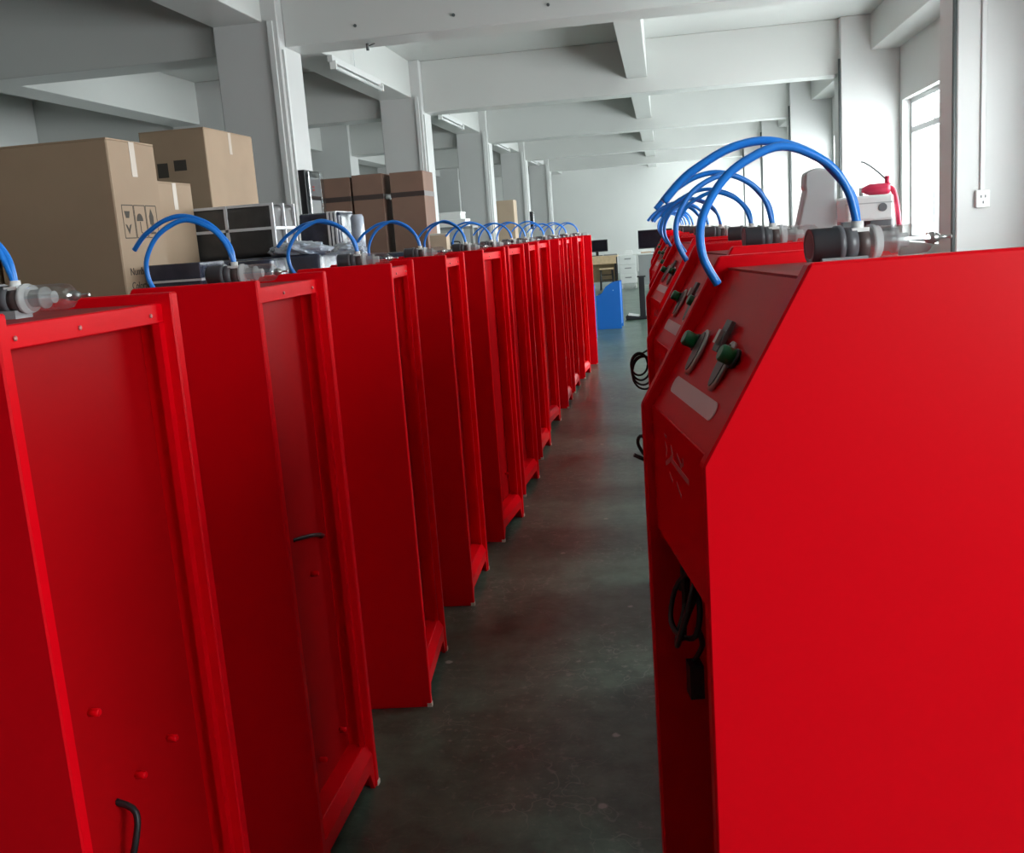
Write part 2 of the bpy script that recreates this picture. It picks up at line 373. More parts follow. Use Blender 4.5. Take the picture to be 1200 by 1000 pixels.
def make_machine():
    e = empty('red_machine', (0, 0, 0))
    prof = [(0, 0), (0, ZS), (SX, ZT), (D, ZT), (D, 0)]
    for s in (-1, 1):
        a, b = sorted((s*HW, s*(HW-PT)))
        p = MB().prism(prof, a, b).build('side_panel', 'red', e, 0.0025)
        MB().box(D-0.012, D+0.002, min(s*(HW+0.001), s*(HW-PT+0.004)), max(s*(HW+0.001), s*(HW-PT+0.004)), 0, 0.012).build('worn_corner', 'chip_white', p)
    yi = HW-PT+0.001
    MB().box(SX+0.012, D-0.025, -yi+0.002, yi-0.002, ZT-0.030, ZT-0.0165).build('top_panel', 'red_dusty', e)
    tr = MB().box(D-0.030, D-0.018, -yi, yi, ZT-0.046, ZT-0.0155).build('top_rail', 'red', e, 0.0015)
    for y in (-0.155, -0.025, 0.150):
        MB().lathe([(0, 0.0034), (0.002, 0.0034), (0.003, 0.002)], (D-0.018, y, ZT-0.033), (1, 0, 0), 10).build('screw', 'screw', tr)
    for s in (-1, 1):
        a, b = sorted((s*yi, s*(yi-0.015)))
        MB().box(D-0.030, D-0.018, a, b, 0.11, ZT-0.046).build('stile', 'red', e)
        a, b = sorted((s*yi, s*(yi-0.034))); c_ = s*(yi-0.010)
        MB().prism([(s*yi, 0), (c_, 0), (s*(yi-0.034), 0.052), (s*yi, 0.052)], D-0.014, D-0.004, 'x').build('foot', 'red', e)
    MB().prism([(D-0.068, 0.05), (D-0.004, 0.05), (D-0.004, 0.088), (D-0.020, 0.115), (D-0.068, 0.115)], -yi, yi).build('bottom_rail', 'red', e, 0.0015)
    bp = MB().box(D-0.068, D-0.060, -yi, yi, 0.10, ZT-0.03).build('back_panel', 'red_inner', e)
    MB().box(0.02, D-0.06, -yi, yi, 0.055, 0.07).build('base_plate', 'red', e)
    MB().box(0.012, 0.02, -yi, yi, 0.02, 0.10).build('kick_plate', 'red', e)
    fp = MB().box(0.013, 0.018, -yi, yi, 0.882, ZS).build('front_panel', 'red', e)
    cp = MB().prism([(0.013, ZS-0.004), (SX+0.013, ZT-0.018), (SX+0.020, ZT-0.024), (0.018, ZS-0.009)], -yi, yi).build('console_panel', 'red', e)
    # rounded pale label bar
    ring = []; hl, hr = 0.110, 0.0115
    for i in range(9): a = -PI/2+PI*i/8; ring.append((hl+hr*math.cos(a), hr*math.sin(a)))
    for i in range(9): a = PI/2+PI*i/8; ring.append((-hl+hr*math.cos(a), hr*math.sin(a)))
    o = MB().prism(ring, 0, 0.0012, 'z').xf(con_matrix(0.017, 0.046, 0.0)).build('label_bar', 'label_bar', cp); o['label'] = 'pale rounded label strip'
    # oval plates, push buttons, rocker switch
    for y, s, ky, ks in ((0.092, 0.0975, 0.122, 0.108), (-0.046, 0.096, -0.078, 0.110)):
        pl = MB().lathe([(0, 1.0), (0.004, 1.0), (0.005, 0.86)], (0, 0, 0), (0, 0, 1), 24)
        pl.v = [(v[0]*0.0175, v[1]*0.032, v[2]) for v in pl.v]
        po = pl.xf(con_matrix(y, s)).build('oval_plate', 'chrome_rim', e); po['label'] = 'oval plate with bright rim'
        il = MB().lathe([(0, 1.0), (0.0012, 1.0)], (0, 0, 0), (0, 0, 1), 24)
        il.v = [(v[0]*0.0138, v[1]*0.0275, v[2]) for v in il.v]
        il.xf(con_matrix(y, s, 0.005)).build('plate_inlay', 'plate_dark', po)
        k = MB().lathe([(0, 0.0125), (0.004, 0.0125), (0.005, 0.0115)], con(ky, ks), N, 16).build('button_collar', 'black', e)
        k2 = MB().lathe([(0.005, 0.0105), (0.019, 0.0105), (0.021, 0.0085)], con(ky, ks), N, 16).build('button', 'green', k); k2['label'] = 'green push button'
    sw = MB().box(-0.013, 0.013, -0.021, 0.021, 0, 0.006).xf(con_matrix(0.006, 0.129)).build('rocker_switch', 'plate_dark', e, 0.001)
    MB().box(-0.005, 0.006, -0.012, 0.006, 0.006, 0.011).xf(con_matrix(0.006, 0.129)).build('switch_lever', 'chrome_rim', sw)
    # faded script mark on the front panel
    strokes = [([(0.0943, 1.0369), (0.0795, 1.036)], 1), ([(0.09, 1.0263), (0.0794, 1.0189), (0.0856, 1.0099)], 1.6), ([(0.0492, 1.029), (0.0384, 1.0202), (0.0603, 1.0092), (0.0897, 0.9988)], 1.6),
               ([(0.0466, 1.0122), (-0.0027, 1.01), (-0.0595, 1.0084)], 2.0), ([(0.0088, 1.0272), (-0.0082, 1.022), (-0.0156, 1.0154)], 1.3), ([(-0.0273, 1.0298), (-0.03, 1.0234), (-0.0134, 1.019)], 1.2),
               ([(0.0646, 0.9906), (0.0465, 0.9836)], 1.2), ([(0.0171, 0.9883), (-0.0079, 0.9777)], 1.4)]
    lg = MB()
    for pts, wd in strokes:
        for a, b in zip(pts, pts[1:]):
            a = Vector(a); b = Vector(b); d = (b-a).normalized(); nn = Vector((-d.y, d.x))*wd*0.0019; a = a-d*0.001; b = b+d*0.001
            q = [a+nn, b+nn, b-nn, a-nn]
            lg.prism([(p.x, p.y) for p in q], 0.0126, 0.0132, 'x')
    o = lg.build('logo_lettering', 'faded_print', fp); o['label'] = 'faded pale script lettering'
    # air fitting on the top
    c = MB().lathe([(0.0, 0.0150), (0.002, 0.0205), (0.030, 0.0205), (0.031, 0.0225), (0.038, 0.0225)], (0.180, 0, ZC), n=22)
    c.lathe([(0.0, 0.0205), (0.0, 0.015), (0.02, 0.015)], (0.1801, 0, ZC), n=22, caps=False)
    cpl = c.build('pipe_coupling', 'dark_grey', e)
    MB().lathe([(0, 0.0195), (0.016, 0.0195)], (0.218, 0, ZC), n=20).build('coupling_sleeve', 'dark_grey', cpl)
    MB().lathe([(0, 0.0188), (0.014, 0.0188), (0.015, 0.017)], (0.234, 0, ZC-0.001), n=20).build('coupling_nut', 'brown_grey', cpl)
    MB().box(0.19, 0.245, -0.018, 0.018, ZT-0.0165, ZC-0.015).build('cradle', 'mid_grey', cpl)
    el = MB().box(0.228, 0.249, -0.012, 0.012, ZC+0.005, ZC+0.018).cyl((ELB.x, 0.0, ZC+0.012), (ELB.x, 0.0, ELB.z+0.004), 0.0075, 10).build('hose_elbow', 'white_plastic', e)
    g = MB().lathe([(0, 0.021), (0.006, 0.021), (0.006, 0.019), (0.012, 0.019)], (0.2515, 0, ZC), n=22).build('flange', 'milky', e)
    gl = MB().lathe([(0, 0.0185), (0.050, 0.0180), (0.060, 0.0165), (0.066, 0.011), (0.069, 0.005)], (0.262, 0, ZC), n=22, caps=False).build('glass_bulb', 'glass', e)
    MB().lathe([(0, 0.0120), (0.018, 0.0120), (0.018, 0.0150), (0.023, 0.0150), (0.023, 0.0085), (0.036, 0.0085)], (0.262, 0, ZC), n=18).build('inner_seat', 'milky', gl)
    MB().lathe([(0, 0.006), (0.008, 0.0075), (0.012, 0.006), (0.016, 0.004), (0.017, 0.0022), (0.028, 0.0022), (0.029, 0.0032), (0.031, 0.0018)], (0.322, 0, ZC), n=12).build('nozzle_tip', 'metal', gl)
    for nm, H_ in (('hose', HOSE_A), ('hose', HOSE_B)):
        h = MB().tube([Vector(p)-ELB for p in H_], 0.0052, 8, 5).build(nm, 'hose', e, 0, tuple(ELB))
    # power cord hanging in the open front
    pc = MB().tube(loop_pts(0.035, 0.10, 0.80, 0.055, 3.3, 0.012), 0.0042, 6, 3).tube([(0.035, 0.144, 0.80), (0.05, 0.12, 0.86), (0.08, 0.06, 0.90), (0.12, 0.02, 0.93)], 0.0042, 6, 4)
    pc.tube([(0.05, 0.11, 0.755), (0.06, 0.13, 0.72), (0.05, 0.145, 0.69)], 0.0042, 6, 4).box(0.04, 0.06, 0.125, 0.155, 0.64, 0.69)
    pc.build('power_cord', 'black', e)
    return e
proto = make_machine()
def add_part(e, ob): ob.parent = e
def place(e, ox, oy, rz, label, group):
    e.location = (ox, oy, 0); e.rotation_euler = (0, 0, rz); tag(e, label, 'machine', group)
def jitter_hoses(e, amt):
    hs = [c for c in e.children if c.name.split('.')[0] == 'hose']
    for c in hs:
        c.rotation_euler = (random.uniform(-.05, .05), random.uniform(-.04, .03), random.uniform(-amt, amt))
        s = random.uniform(0.95, 1.06); c.scale = (s, s, random.uniform(0.92, 1.10))
left = [((-.784, 1.10), (-.758, 1.50)), ((-.752, 1.815), (-.754, 2.212)), ((-.712, 2.616), (-.753, 3.038)), ((-.734, 3.409), (-.749, 3.832)),
        ((-.739, 4.181), (-.707, 4.579)), ((-.747, 4.922), (-.723, 5.351)), ((-.757, 5.796), (-.751, 6.179)), ((-.800, 6.63), (-.772, 7.02)),
        ((-.757, 7.50), (-.764, 7.906)), ((-.767, 8.24), (-.762, 8.62)), ((-.743, 9.004), (-.722, 9.41)), ((-.690, 9.97), (-.716, 10.362))]
machines = {}
def stud_on(e, pts):
    for y, z in pts:
        MB().lathe([(0, 0.006), (0.016, 0.006), (0.018, 0.004)], (D-0.061, y, z), (1, 0, 0), 10).build('stud', 'red', e)
nl = len(left)
for i, (n_, f_) in enumerate(left):
    n_ = Vector(n_); f_ = Vector(f_); wv = (f_-n_).normalized(); dv = Vector((wv.y, -wv.x)); o = (n_+f_)/2-dv*D
    e = proto if i == 0 else copy_tree(proto)
    extra = {0: ', black cable hanging inside', 1: ', black cable across it'}.get(i, '')
    place(e, o.x, o.y, math.atan2(dv.y, dv.x), 'red machine with open back, %s from the blue casings%s' % (ORD[nl-1-i], extra), 'red machines in the row beside the cartons')
    machines['L%d' % i] = e
rr_ = [(-.0055, 1.2335, 10.2), (-.018, 2.09, 8.0), (-.017, 2.66, -6.0), (-.045, 3.46, 7.0), (-.055, 4.22, 4.0), (-.055, 4.98, -2.0), (-.07, 5.74, 5.0), (-.07, 6.5, 1.0), (-.075, 7.26, 6.0), (-.08, 8.02, 0.0), (-.08, 8.78, 4.0)]
nr = len(rr_)
for i, (x, y, a) in enumerate(rr_):
    e = copy_tree(proto)
    place(e, x, y, math.radians(a), 'red machine with console towards the aisle, %s from the black post stand' % ORD[nr-1-i], 'red machines in the row beside the windows')
    machines['R%d' % i] = e
for k, e in machines.items():
    if k not in ('R0', 'L1'): jitter_hoses(e, 0.22 if k[0] == 'L' else 0.14)
stud_on(machines['L0'], [(-0.0737, 0.687), (0.102, 0.554), (0.009, 0.5425)])
stud_on(machines['L1'], [(0.0626, 0.597), (0.13, 0.182), (-0.014, 0.184)])
stud_on(machines['L4'], [(0.13, 0.227)])
MB().tube([(D-0.062, -0.045, 0.53), (D-0.03, -0.047, 0.515), (D-0.03, -0.060, 0.47), (D-0.05, -0.075, 0.40)], 0.005, 8, 5).build('cable', 'black', machines['L0'])
MB().tube([(D-0.062, -0.02, 0.70), (D-0.04, 0.03, 0.695), (D-0.035, 0.09, 0.678), (D-0.062, 0.155, 0.653)], 0.0045, 8, 5).build('cable', 'black', machines['L1'])
# cords that spill out in front of two machines of the window row
for key, dx, dy, dz in (('R3', -0.115, 0.05, 0.0), ('R1', -0.05, 0.06, 0.02)):
    for c in machines[key].children:
        if c.name.startswith('power_cord'): old = c
    bpy.data.objects.remove(old)
    if key == 'R3':
        pc = MB()
        for k in range(4): pc.tube([(-0.045+0.006*k+(0.030+0.004*k)*math.cos(a*PI/5+k), 0.10+0.008*k+0.006*math.sin(a), 0.835-0.012*k+(0.040+0.006*k)*math.sin(a*PI/5+k)) for a in range(11)], 0.0038, 6, 3)
        pc.tube([(-0.03, 0.12, 0.87), (0.0, 0.12, 0.885), (0.04, 0.10, 0.90), (0.10, 0.05, 0.93)], 0.0038, 6, 4)
    else:
        pc = MB().tube([(0.03, 0.05, 0.80), (-0.005, 0.06, 0.83), (-0.035, 0.07, 0.865), (-0.045, 0.075, 0.85), (-0.03, 0.075, 0.82), (0.0, 0.07, 0.79), (0.04, 0.05, 0.77)], 0.0042, 6, 4)
        pc.tube([(0.0, 0.06, 0.80), (-0.03, 0.07, 0.812), (-0.055, 0.07, 0.825)], 0.005, 6, 4).tube([(0.03, 0.05, 0.80), (0.06, 0.03, 0.86), (0.12, 0.02, 0.93)], 0.0042, 6, 4)
    pc.build('power_cord', 'black', machines[key])

# ------------------------------------------------------------------ cartons and wrapped goods on the storage side
def ribbon(mb, pts, wd, x0, x1):
    for a, b in zip(pts, pts[1:]):
        a = Vector(a); b = Vector(b); d = (b-a).normalized(); nn = Vector((-d.y, d.x))*wd
        q = [a+nn, b+nn, b-nn, a-nn]; mb.prism([(p.x, p.y) for p in q], x0, x1, 'x')
    return mb
def carton(x0, x1, y0, y1, h, label, m='carton', z0=0.0, band=None, seam=True, group=None):
    e = tag(empty('carton', ((x0+x1)/2, (y0+y1)/2, z0)), label, 'carton', group)
    a, b = (x1-x0)/2, (y1-y0)/2
    MB().box(-a, a, -b, b, 0, h-0.004).build('body', m, e, 0.004)
    for s in (-1, 1): MB().box(-a+0.001, a-0.001, min(0.002*s, s*(b-0.001)), max(0.002*s, s*(b-0.001)), h-0.005, h).build('flap', m, e)
    if seam:
        MB().box(a, a+0.0012, -0.018, 0.018, h-0.12, h-0.004).build('tape_strip', 'tape_white', e)
    if band:
        MB().box(-a-0.0015, a+0.0015, -b-0.0015, b+0.0015, band-0.022, band+0.022).build('tape_band', 'tape_dark', e)
    e['half'] = (a, b); return e
cA = carton(-2.235, -1.79, 3.2, 3.52, 1.722, 'tall brown carton printed with Number and Color, behind the red machines')
a, b = 0.2225, 0.16
X = a+0.0006
pg = MB(); zc = 1.450
for k in range(3):
    y0_ = -0.118+0.080*k; ribbon(pg, [(y0_, zc-0.055), (y0_+0.074, zc-0.055), (y0_+0.074, zc+0.055), (y0_, zc+0.055), (y0_, zc-0.055)], 0.0016, a, X)
# up arrows and glass, umbrella, keep upright marks
y = -0.088; pg.prism([(y-0.018, zc+0.035), (y+0.018, zc+0.035), (y+0.010, zc+0.012), (y-0.010, zc+0.012)], a, X, 'x'); pg.prism([(y-0.02, zc-0.008), (y, zc-0.042), (y+0.02, zc-0.008), (y+0.008, zc-0.012), (y, zc-0.026), (y-0.008, zc-0.012)], a, X, 'x')
y = -0.006; pg.prism([(y+0.022*math.cos(t*PI/8), zc+0.002+0.026*math.sin(t*PI/8)) for t in range(9)], a, X, 'x'); ribbon(pg, [(y, zc), (y, zc-0.035), (y+0.008, zc-0.04)], 0.002, a, X)
y = 0.076; pg.prism([(y-0.013, zc-0.01), (y+0.013, zc-0.01), (y+0.015, zc+0.018), (y, zc+0.045), (y-0.015, zc+0.018)], a, X, 'x'); pg.box(a, X, y-0.006, y+0.006, zc-0.035, zc-0.01); pg.box(a, X, y-0.02, y+0.02, zc-0.043, zc-0.036)
pg.build('handling_marks', 'print', cA)
for body, z in (('Number:', 1.270), ('Color:', 1.222)):
    text_part(body, 0.036, (a+0.0004, -0.120, z), (PI/2, 0, PI/2), 'print', cA)
carton(-2.62, -2.02, 1.95, 2.45, 1.95, 'unseen tall brown carton added on the storage side to block light', seam=False)  # added out of view, keeps light off the printed carton's near face
cN = carton(-2.75, -2.262, 3.16, 3.5, 1.70, 'brown carton standing left of the tall printed carton', seam=False)
cC = carton(-2.62, -2.15, 4.2, 4.54, 1.652, 'smaller brown carton between the tall printed carton and the wrapped package')
cB = carton(-2.72, -2.353, 5.2, 5.84, 1.985, 'tallest tan carton with dark print, in front of the arcade column')
for x, z, ww, hh in ((-0.07, 1.78, 0.030, 0.075), (0.03, 1.80, 0.035, 0.055), (0.10, 1.45, 0.03, 0.06), (0.10, 1.54, 0.022, 0.03)):
    MB().box(x-ww, x+ww, -0.3206, -0.32, z-hh/2, z+hh/2).build('print_mark', 'print', cB)
def wrapped(x0, x1, y0, y1, z0, h, m, label, cat='package', straps=(), bevel=0.018, wob=0.012, name='wrapped_package'):
    e = tag(empty(name, ((x0+x1)/2, (y0+y1)/2, z0)), label, cat); a, b = (x1-x0)/2, (y1-y0)/2
    bm = bmesh.new(); bmesh.ops.create_cube(bm, size=1)
    bmesh.ops.subdivide_edges(bm, edges=bm.edges, cuts=7, use_grid_fill=True)
    rnd = random.Random(hash((x0, y0)) % 1000 if False else int(abs(x0*1000+y0*77)))
    for v in bm.verts:
        p = v.co; v.co = Vector((p.x*2*a, p.y*2*b, (p.z+0.5)*h))
        if p.z > -0.49: v.co += Vector((rnd.uniform(-wob, 0), rnd.uniform(0, wob), rnd.uniform(-wob, 0) if p.z > 0.4 and z0 > 0.1 else 0))
    me = bpy.data.meshes.new('film_wrap'); bm.to_mesh(me); bm.free(); me.materials.append(MATS[m])
    for f in me.polygons: f.use_smooth = True
    o = bpy.data.objects.new('film_wrap', me); COL.objects.link(o); o.parent = e
    bv = o.modifiers.new('soften', 'BEVEL'); bv.width = bevel; bv.segments = 2; bv.limit_method = 'ANGLE'; bv.angle_limit = 1.0
    for kind, t in straps:
        zb = 0.0; g = 0.004; hw = 0.0065; r_ = MB()
        if kind == 'x':
            r_.box(t-hw, t+hw, -b-g, -b+0.010, zb, h+g).box(t-hw, t+hw, b-0.004, b+0.012, zb, h+g).box(t-hw, t+hw, -b+0.010, b-0.004, h-0.008, h+g)
        if kind == 'y':
            r_.box(-a-0.012, -a+0.004, t-hw, t+hw, zb, h+g).box(a-0.012, a+g, t-hw, t+hw, zb, h+g).box(-a+0.004, a-0.012, t-hw, t+hw, h-0.008, h+g)
        if kind == 'z':
            r_.box(-a-0.012, a+g, -b-g, -b+0.010, t-hw, t+hw).box(-a-0.012, a+g, b-0.004, b+0.012, t-hw, t+hw).box(-a-0.012, -a+0.004, -b+0.010, b-0.004, t-hw, t+hw).box(a-0.012, a+g, -b+0.010, b-0.004, t-hw, t+hw)
        r_.build('strap', 'strap', e)
    return e
wrapped(-2.13, -1.50, 4.37, 5.05, 0, 1.295, 'film_navy', 'dark film-wrapped crate under the strapped grey package', 'crate', name='wrapped_crate')
wrapped(-2.19, -1.775, 4.55, 4.84, 1.295, 0.24, 'film_black', 'grey black film package with white straps between cartons and meter box', straps=(('x', -0.02), ('y', 0.0), ('y', 0.138), ('y', -0.138), ('z', 0.13)))
tb = tag(empty('black_crate', (-1.66, 3.42, 0)), 'black box with pale edges beside the tall printed carton', 'box')
MB().box(-0.11, 0.082, -0.10, 0.10, 0, 1.235).build('body', 'film_navy', tb, 0.004)
MB().box(-0.115, 0.086, -0.104, 0.104, 1.235, 1.243).build('edge_strip', 'strap', tb)
MB().box(-0.113, 0.084, -0.102, 0.102, 1.243, 1.298).build('lid', 'film_navy', tb, 0.003)
wrapped(-1.52, -1.36, 3.42, 3.62, 0, 1.29, 'film_navy', 'narrow black wrapped crate right of the black box with pale edges', 'crate', name='wrapped_crate')
def lump(loc, sx, sy, sz, m, label, cat, name, seed):
    bm = bmesh.new(); bmesh.ops.create_icosphere(bm, subdivisions=4, radius=1); rnd = random.Random(seed)
    ph = [(Vector((rnd.uniform(-1, 1), rnd.uniform(-1, 1), rnd.uniform(-1, 1))).normalized(), rnd.uniform(3, 9), rnd.uniform(0, 6)) for _ in range(9)]
    for v in bm.verts:
        d = v.co.normalized(); k = 1+0.10*sum(abs(math.sin(d.dot(q)*f+p_))-0.5 for q, f, p_ in ph)
        p = d*k; v.co = Vector((p.x*sx, p.y*sy, max(p.z, -0.55)*sz+0.55*sz))
    for f in bm.faces: f.smooth = False
    me = bpy.data.meshes.new(name); bm.to_mesh(me); bm.free(); me.materials.append(MATS[m])
    o = bpy.data.objects.new(name, me); COL.objects.link(o); o.location = loc; return tag(o, label, cat)
lump((-1.635, 4.47, 1.295), 0.12, 0.09, 0.035, 'film_pale', 'crumpled pale blue plastic sheet beside the strapped grey package', 'plastic sheet', 'plastic_sheet', 3)
wrapped(-2.05, -1.42, 5.6, 6.1, 0, 1.265, 'film_navy', 'dark film-wrapped crate under the crumpled white plastic', 'crate', name='wrapped_crate')
lump((-1.80, 5.75, 1.265), 0.09, 0.08, 0.045, 'film_pale', 'crumpled white plastic bag on the dark crate below the meter box', 'plastic bag', 'plastic_bag', 5)
wrapped(-2.42, -1.92, 6.45, 7.0, 0, 1.262, 'film_navy', 'dark film-wrapped crate under the navy package', 'crate', name='wrapped_crate')
wrapped(-2.36, -2.08, 6.5, 6.85, 1.262, 0.285, 'film_navy', 'navy film package with white upright straps below the meter box', straps=(('x', 0.06), ('x', 0.085), ('x', 0.11)))
o = MB().lathe([(0, 0.035), (0.02, 0.045), (0.24, 0.045), (0.26, 0.035)], (0, 0, 0), (0, 0, 1), 18).build('film_roll', 'film_pale', None, 0, (-2.00, 6.62, 1.262)); tag(o, 'pale roll of plastic film beside the navy strapped package', 'film roll')
carton(-2.384, -2.079, 9.0, 9.4, 1.935, 'brown taped carton, rightmost of the three dark cartons behind the meter box', 'carton_brown', band=1.74, seam=False)
carton(-2.735, -2.455, 9.0, 9.38, 1.94, 'brown taped carton standing between two other dark cartons', 'carton_brown', band=1.74, seam=False)
carton(-3.06, -2.755, 9.0, 9.38, 1.93, 'brown taped carton half hidden behind the meter box', 'carton_brown', band=1.74, seam=False)
cr = wrapped(-1.95, -1.35, 7.6, 8.1, 0, 1.24, 'film_navy', 'dark film-wrapped crate under the small beige box', 'crate', name='wrapped_crate')
sb = tag(empty('small_box', (-1.72, 7.85, 1.24)), 'small beige cardboard box on a dark crate beside the taped cartons', 'box')
MB().box(-0.065, 0.065, -0.06, 0.06, 0, 0.115).build('body', 'carton_tan', sb, 0.003); MB().box(-0.068, 0.068, -0.063, 0.063, 0.115, 0.128).build('lid', 'chip_white', sb, 0.002)
# rack with white boxes past the second arcade column
rk = tag(empty('storage_rack', (-2.95, 14.3, 0)), 'grey steel storage rack holding white boxes past the taped cartons', 'rack')
for sx in (-0.32, 0.32):
    for sy in (-0.2, 0.2): MB().box(sx-0.02, sx+0.02, sy-0.02, sy+0.02, 0, 1.47).build('post', 'desk_grey', rk)
for z in (0.3, 0.9, 1.46): MB().box(-0.34, 0.34, -0.22, 0.22, z, z+0.03).build('shelf', 'desk_grey', rk)
for x0, x1, z, h, nm in ((-0.10, 0.26, 1.49, 0.10, 'flat white box, lower of two on the storage rack'), (-0.10, 0.20, 1.59, 0.10, 'white box, upper of two on the storage rack')):
    t = tag(empty('white_box', (-2.95, 14.2, z)), nm, 'box'); MB().box(x0, x1, -0.2, 0.15, 0, h-0.02).build('body', 'white_plastic', t, 0.004); MB().box(x0-0.006, x1+0.006, -0.206, 0.156, h-0.025, h).build('lid', 'white_plastic', t, 0.003)
t = tag(empty('tool_case', (-2.92, 14.25, 0.93)), 'brown and black tool case on the middle shelf of the storage rack', 'case')
MB().box(-0.14, 0.2, -0.16, 0.12, 0, 0.3).build('body', 'carton_brown', t, 0.01); MB().tube([(-0.03, -0.02, 0.3), (-0.03, -0.02, 0.35), (0.08, -0.02, 0.35), (0.08, -0.02, 0.3)], 0.01, 8, 4).build('handle', 'black', t); MB().box(0.0, 0.16, -0.165, -0.16, 0.05, 0.2).build('front_pocket', 'black', t)
carton(-3.05, -2.66, 18.6, 19.0, 1.95, 'light tan carton standing in the third bay of the arcade', 'carton_tan', seam=False)
meter((C_IN, 21.63, 1.42), 0.36, 0.30, 'small black and white meter box on a far arcade column', False)

# ------------------------------------------------------------------ blue casings, post stand, desks at the far end
def blue_case(x, y, label, rz=0.0, h=0.62):
    e = tag(empty('blue_casing', (x, y, 0), rz), label, 'casing', 'blue sheet metal casings'); wd = 0.36; d = 0.32
    prof = [(0, 0), (0, h-0.17), (0.05, h-0.165), (0.085, h-0.13), (0.13, h-0.06), (0.19, h-0.02), (d, h), (d, 0)]
    for s in (-1, 1):
        a_, b_ = sorted((s*wd/2, s*(wd/2-0.018))); p = MB().prism(prof, a_, b_).build('side_panel', 'blue', e, 0.002)
        MB().lathe([(0, 0.006), (0.004, 0.006)], (0.23, s*wd/2, h-0.11), (0, s, 0), 8).build('screw', 'strap', p)
    MB().box(0.30, 0.312, -wd/2+0.017, wd/2-0.017, 0.05, h-0.01).build('back_panel', 'blue', e)
    MB().box(0.008, 0.02, -wd/2+0.017, wd/2-0.017, 0.02, h-0.18).build('front_panel', 'blue', e)
    MB().box(0.02, 0.30, -wd/2+0.017, wd/2-0.017, 0.05, 0.065).build('base_plate', 'blue', e)
blue_case(-0.905, 13.65, 'bright blue open casing with scooped top beside the aisle, farther of two', -0.03)
blue_case(-1.165, 12.25, 'blue casing half hidden behind the last red machine', 0.02, 0.66)
e = tag(empty('post_stand', (-0.33, 14.67, 0)), 'black post stand with a long foot at the end of the window row', 'stand')
MB().box(-0.04, 0.04, -0.05, 0.05, 0.03, 0.60).build('post', 'black', e, 0.005)
MB().prism([(-0.24, 0.0), (0.10, 0.0), (0.10, 0.045), (-0.06, 0.05), (-0.22, 0.075), (-0.25, 0.05)], -0.045, 0.045).build('foot', 'black', e, 0.006)
MB().prism([(-0.215, 0.070), (-0.055, 0.045), (-0.055, 0.068), (-0.20, 0.098)], -0.05, 0.047).build('foot_pad', 'white_plastic', e)
MB().box(-0.06, 0.06, -0.07, 0.07, 0.60, 0.62).build('top_plate', 'black', e)
# wooden desk
DY = 22.3
e = tag(empty('wooden_desk', (-1.55, DY, 0)), 'pale wooden desk with dark steel frame at the far wall end', 'desk')
MB().box(-0.75, 0.55, 0, 0.65, 0.70, 0.735).build('desk_top', 'desk_wood', e, 0.004)
MB().box(-0.72, 0.52, 0.005, 0.02, 0.56, 0.70).build('apron', 'desk_wood', e)
for x in (-0.70, 0.50):
    for y in (0.04, 0.58): MB().box(x-0.02, x+0.02, y-0.02, y+0.02, 0, 0.70).build('leg', 'black', e)
MB().box(-0.70, 0.50, 0.55, 0.57, 0.15, 0.56).build('modesty_panel', 'desk_wood', e)
def stool(x, y, label):
    e = tag(empty('stool', (x, y, 0)), label, 'stool', 'stools at the wooden desk')
    MB().box(-0.15, 0.15, -0.15, 0.15, 0.44, 0.47).build('seat', 'desk_wood', e, 0.005)
    for sx in (-1, 1):
        for sy in (-1, 1): MB().cyl((sx*0.14, sy*0.14, 0), (sx*0.12, sy*0.12, 0.45), 0.013, 8).build('leg', 'black', e)
    for z in (0.18, 0.32): MB().box(-0.13, 0.13, -0.14, -0.125, z, z+0.02).build('rung', 'black', e)
    MB().box(-0.13, 0.13, 0.125, 0.14, 0.2, 0.22).build('rung', 'black', e)
stool(-1.25, DY+0.05, 'dark framed stool with rungs under the wooden desk, beside the white drawers')
stool(-1.75, DY+0.05, 'dark framed stool under the wooden desk, by the end of the red row')
e = tag(empty('drawer_unit', (-0.78, DY, 0)), 'white three-drawer unit between the wooden and the grey desk', 'drawer unit')
MB().box(-0.19, 0.19, 0.012, 0.55, 0.10, 0.72).build('body', 'drawer', e, 0.004)
for k in range(3):
    z = 0.12+0.20*k; d = MB().box(-0.18, 0.18, -0.005, 0.012, z, z+0.185).build('drawer', 'drawer', e, 0.003)
    MB().box(-0.07, 0.07, -0.022, -0.005, z+0.11, z+0.135).build('handle', 'desk_grey', d, 0.003)
for sx in (-0.15, 0.15):
    for y in (0.06, 0.5): MB().cyl((sx, y, 0), (sx, y, 0.10), 0.025, 10).build('caster', 'white_plastic', e)
e = tag(empty('grey_desk', (-0.05, DY, 0)), 'desk with pale top and dark grey front behind the window row', 'desk')
MB().box(-0.52, 0.75, 0, 0.65, 0.70, 0.735).build('desk_top', 'drawer', e, 0.004); MB().box(-0.50, 0.73, 0.02, 0.05, 0.06, 0.70).build('front_panel', 'desk_grey', e)
for x in (-0.5, 0.7): MB().box(x, x+0.03, 0.05, 0.62, 0, 0.70).build('side_leg', 'desk_grey', e)
def monitor(x, wd, ht, label):
    e = tag(empty('monitor', (x, DY+0.32, 0.735)), label, 'monitor', 'monitors on the far desks')
    s = MB().box(-wd/2, wd/2, -0.02, 0.02, 0.09, 0.09+ht).build('bezel', 'black', e, 0.004); MB().box(-wd/2+0.015, wd/2-0.015, -0.0225, -0.02, 0.11, 0.075+ht).build('screen', 'screen', s)
    MB().box(-0.03, 0.03, 0.02, 0.05, 0.0, 0.25).build('stand', 'black', e); MB().box(-0.12, 0.12, -0.06, 0.10, 0, 0.012).build('foot', 'black', e)
monitor(-1.45, 0.48, 0.26, 'smaller dark monitor on the wooden desk')
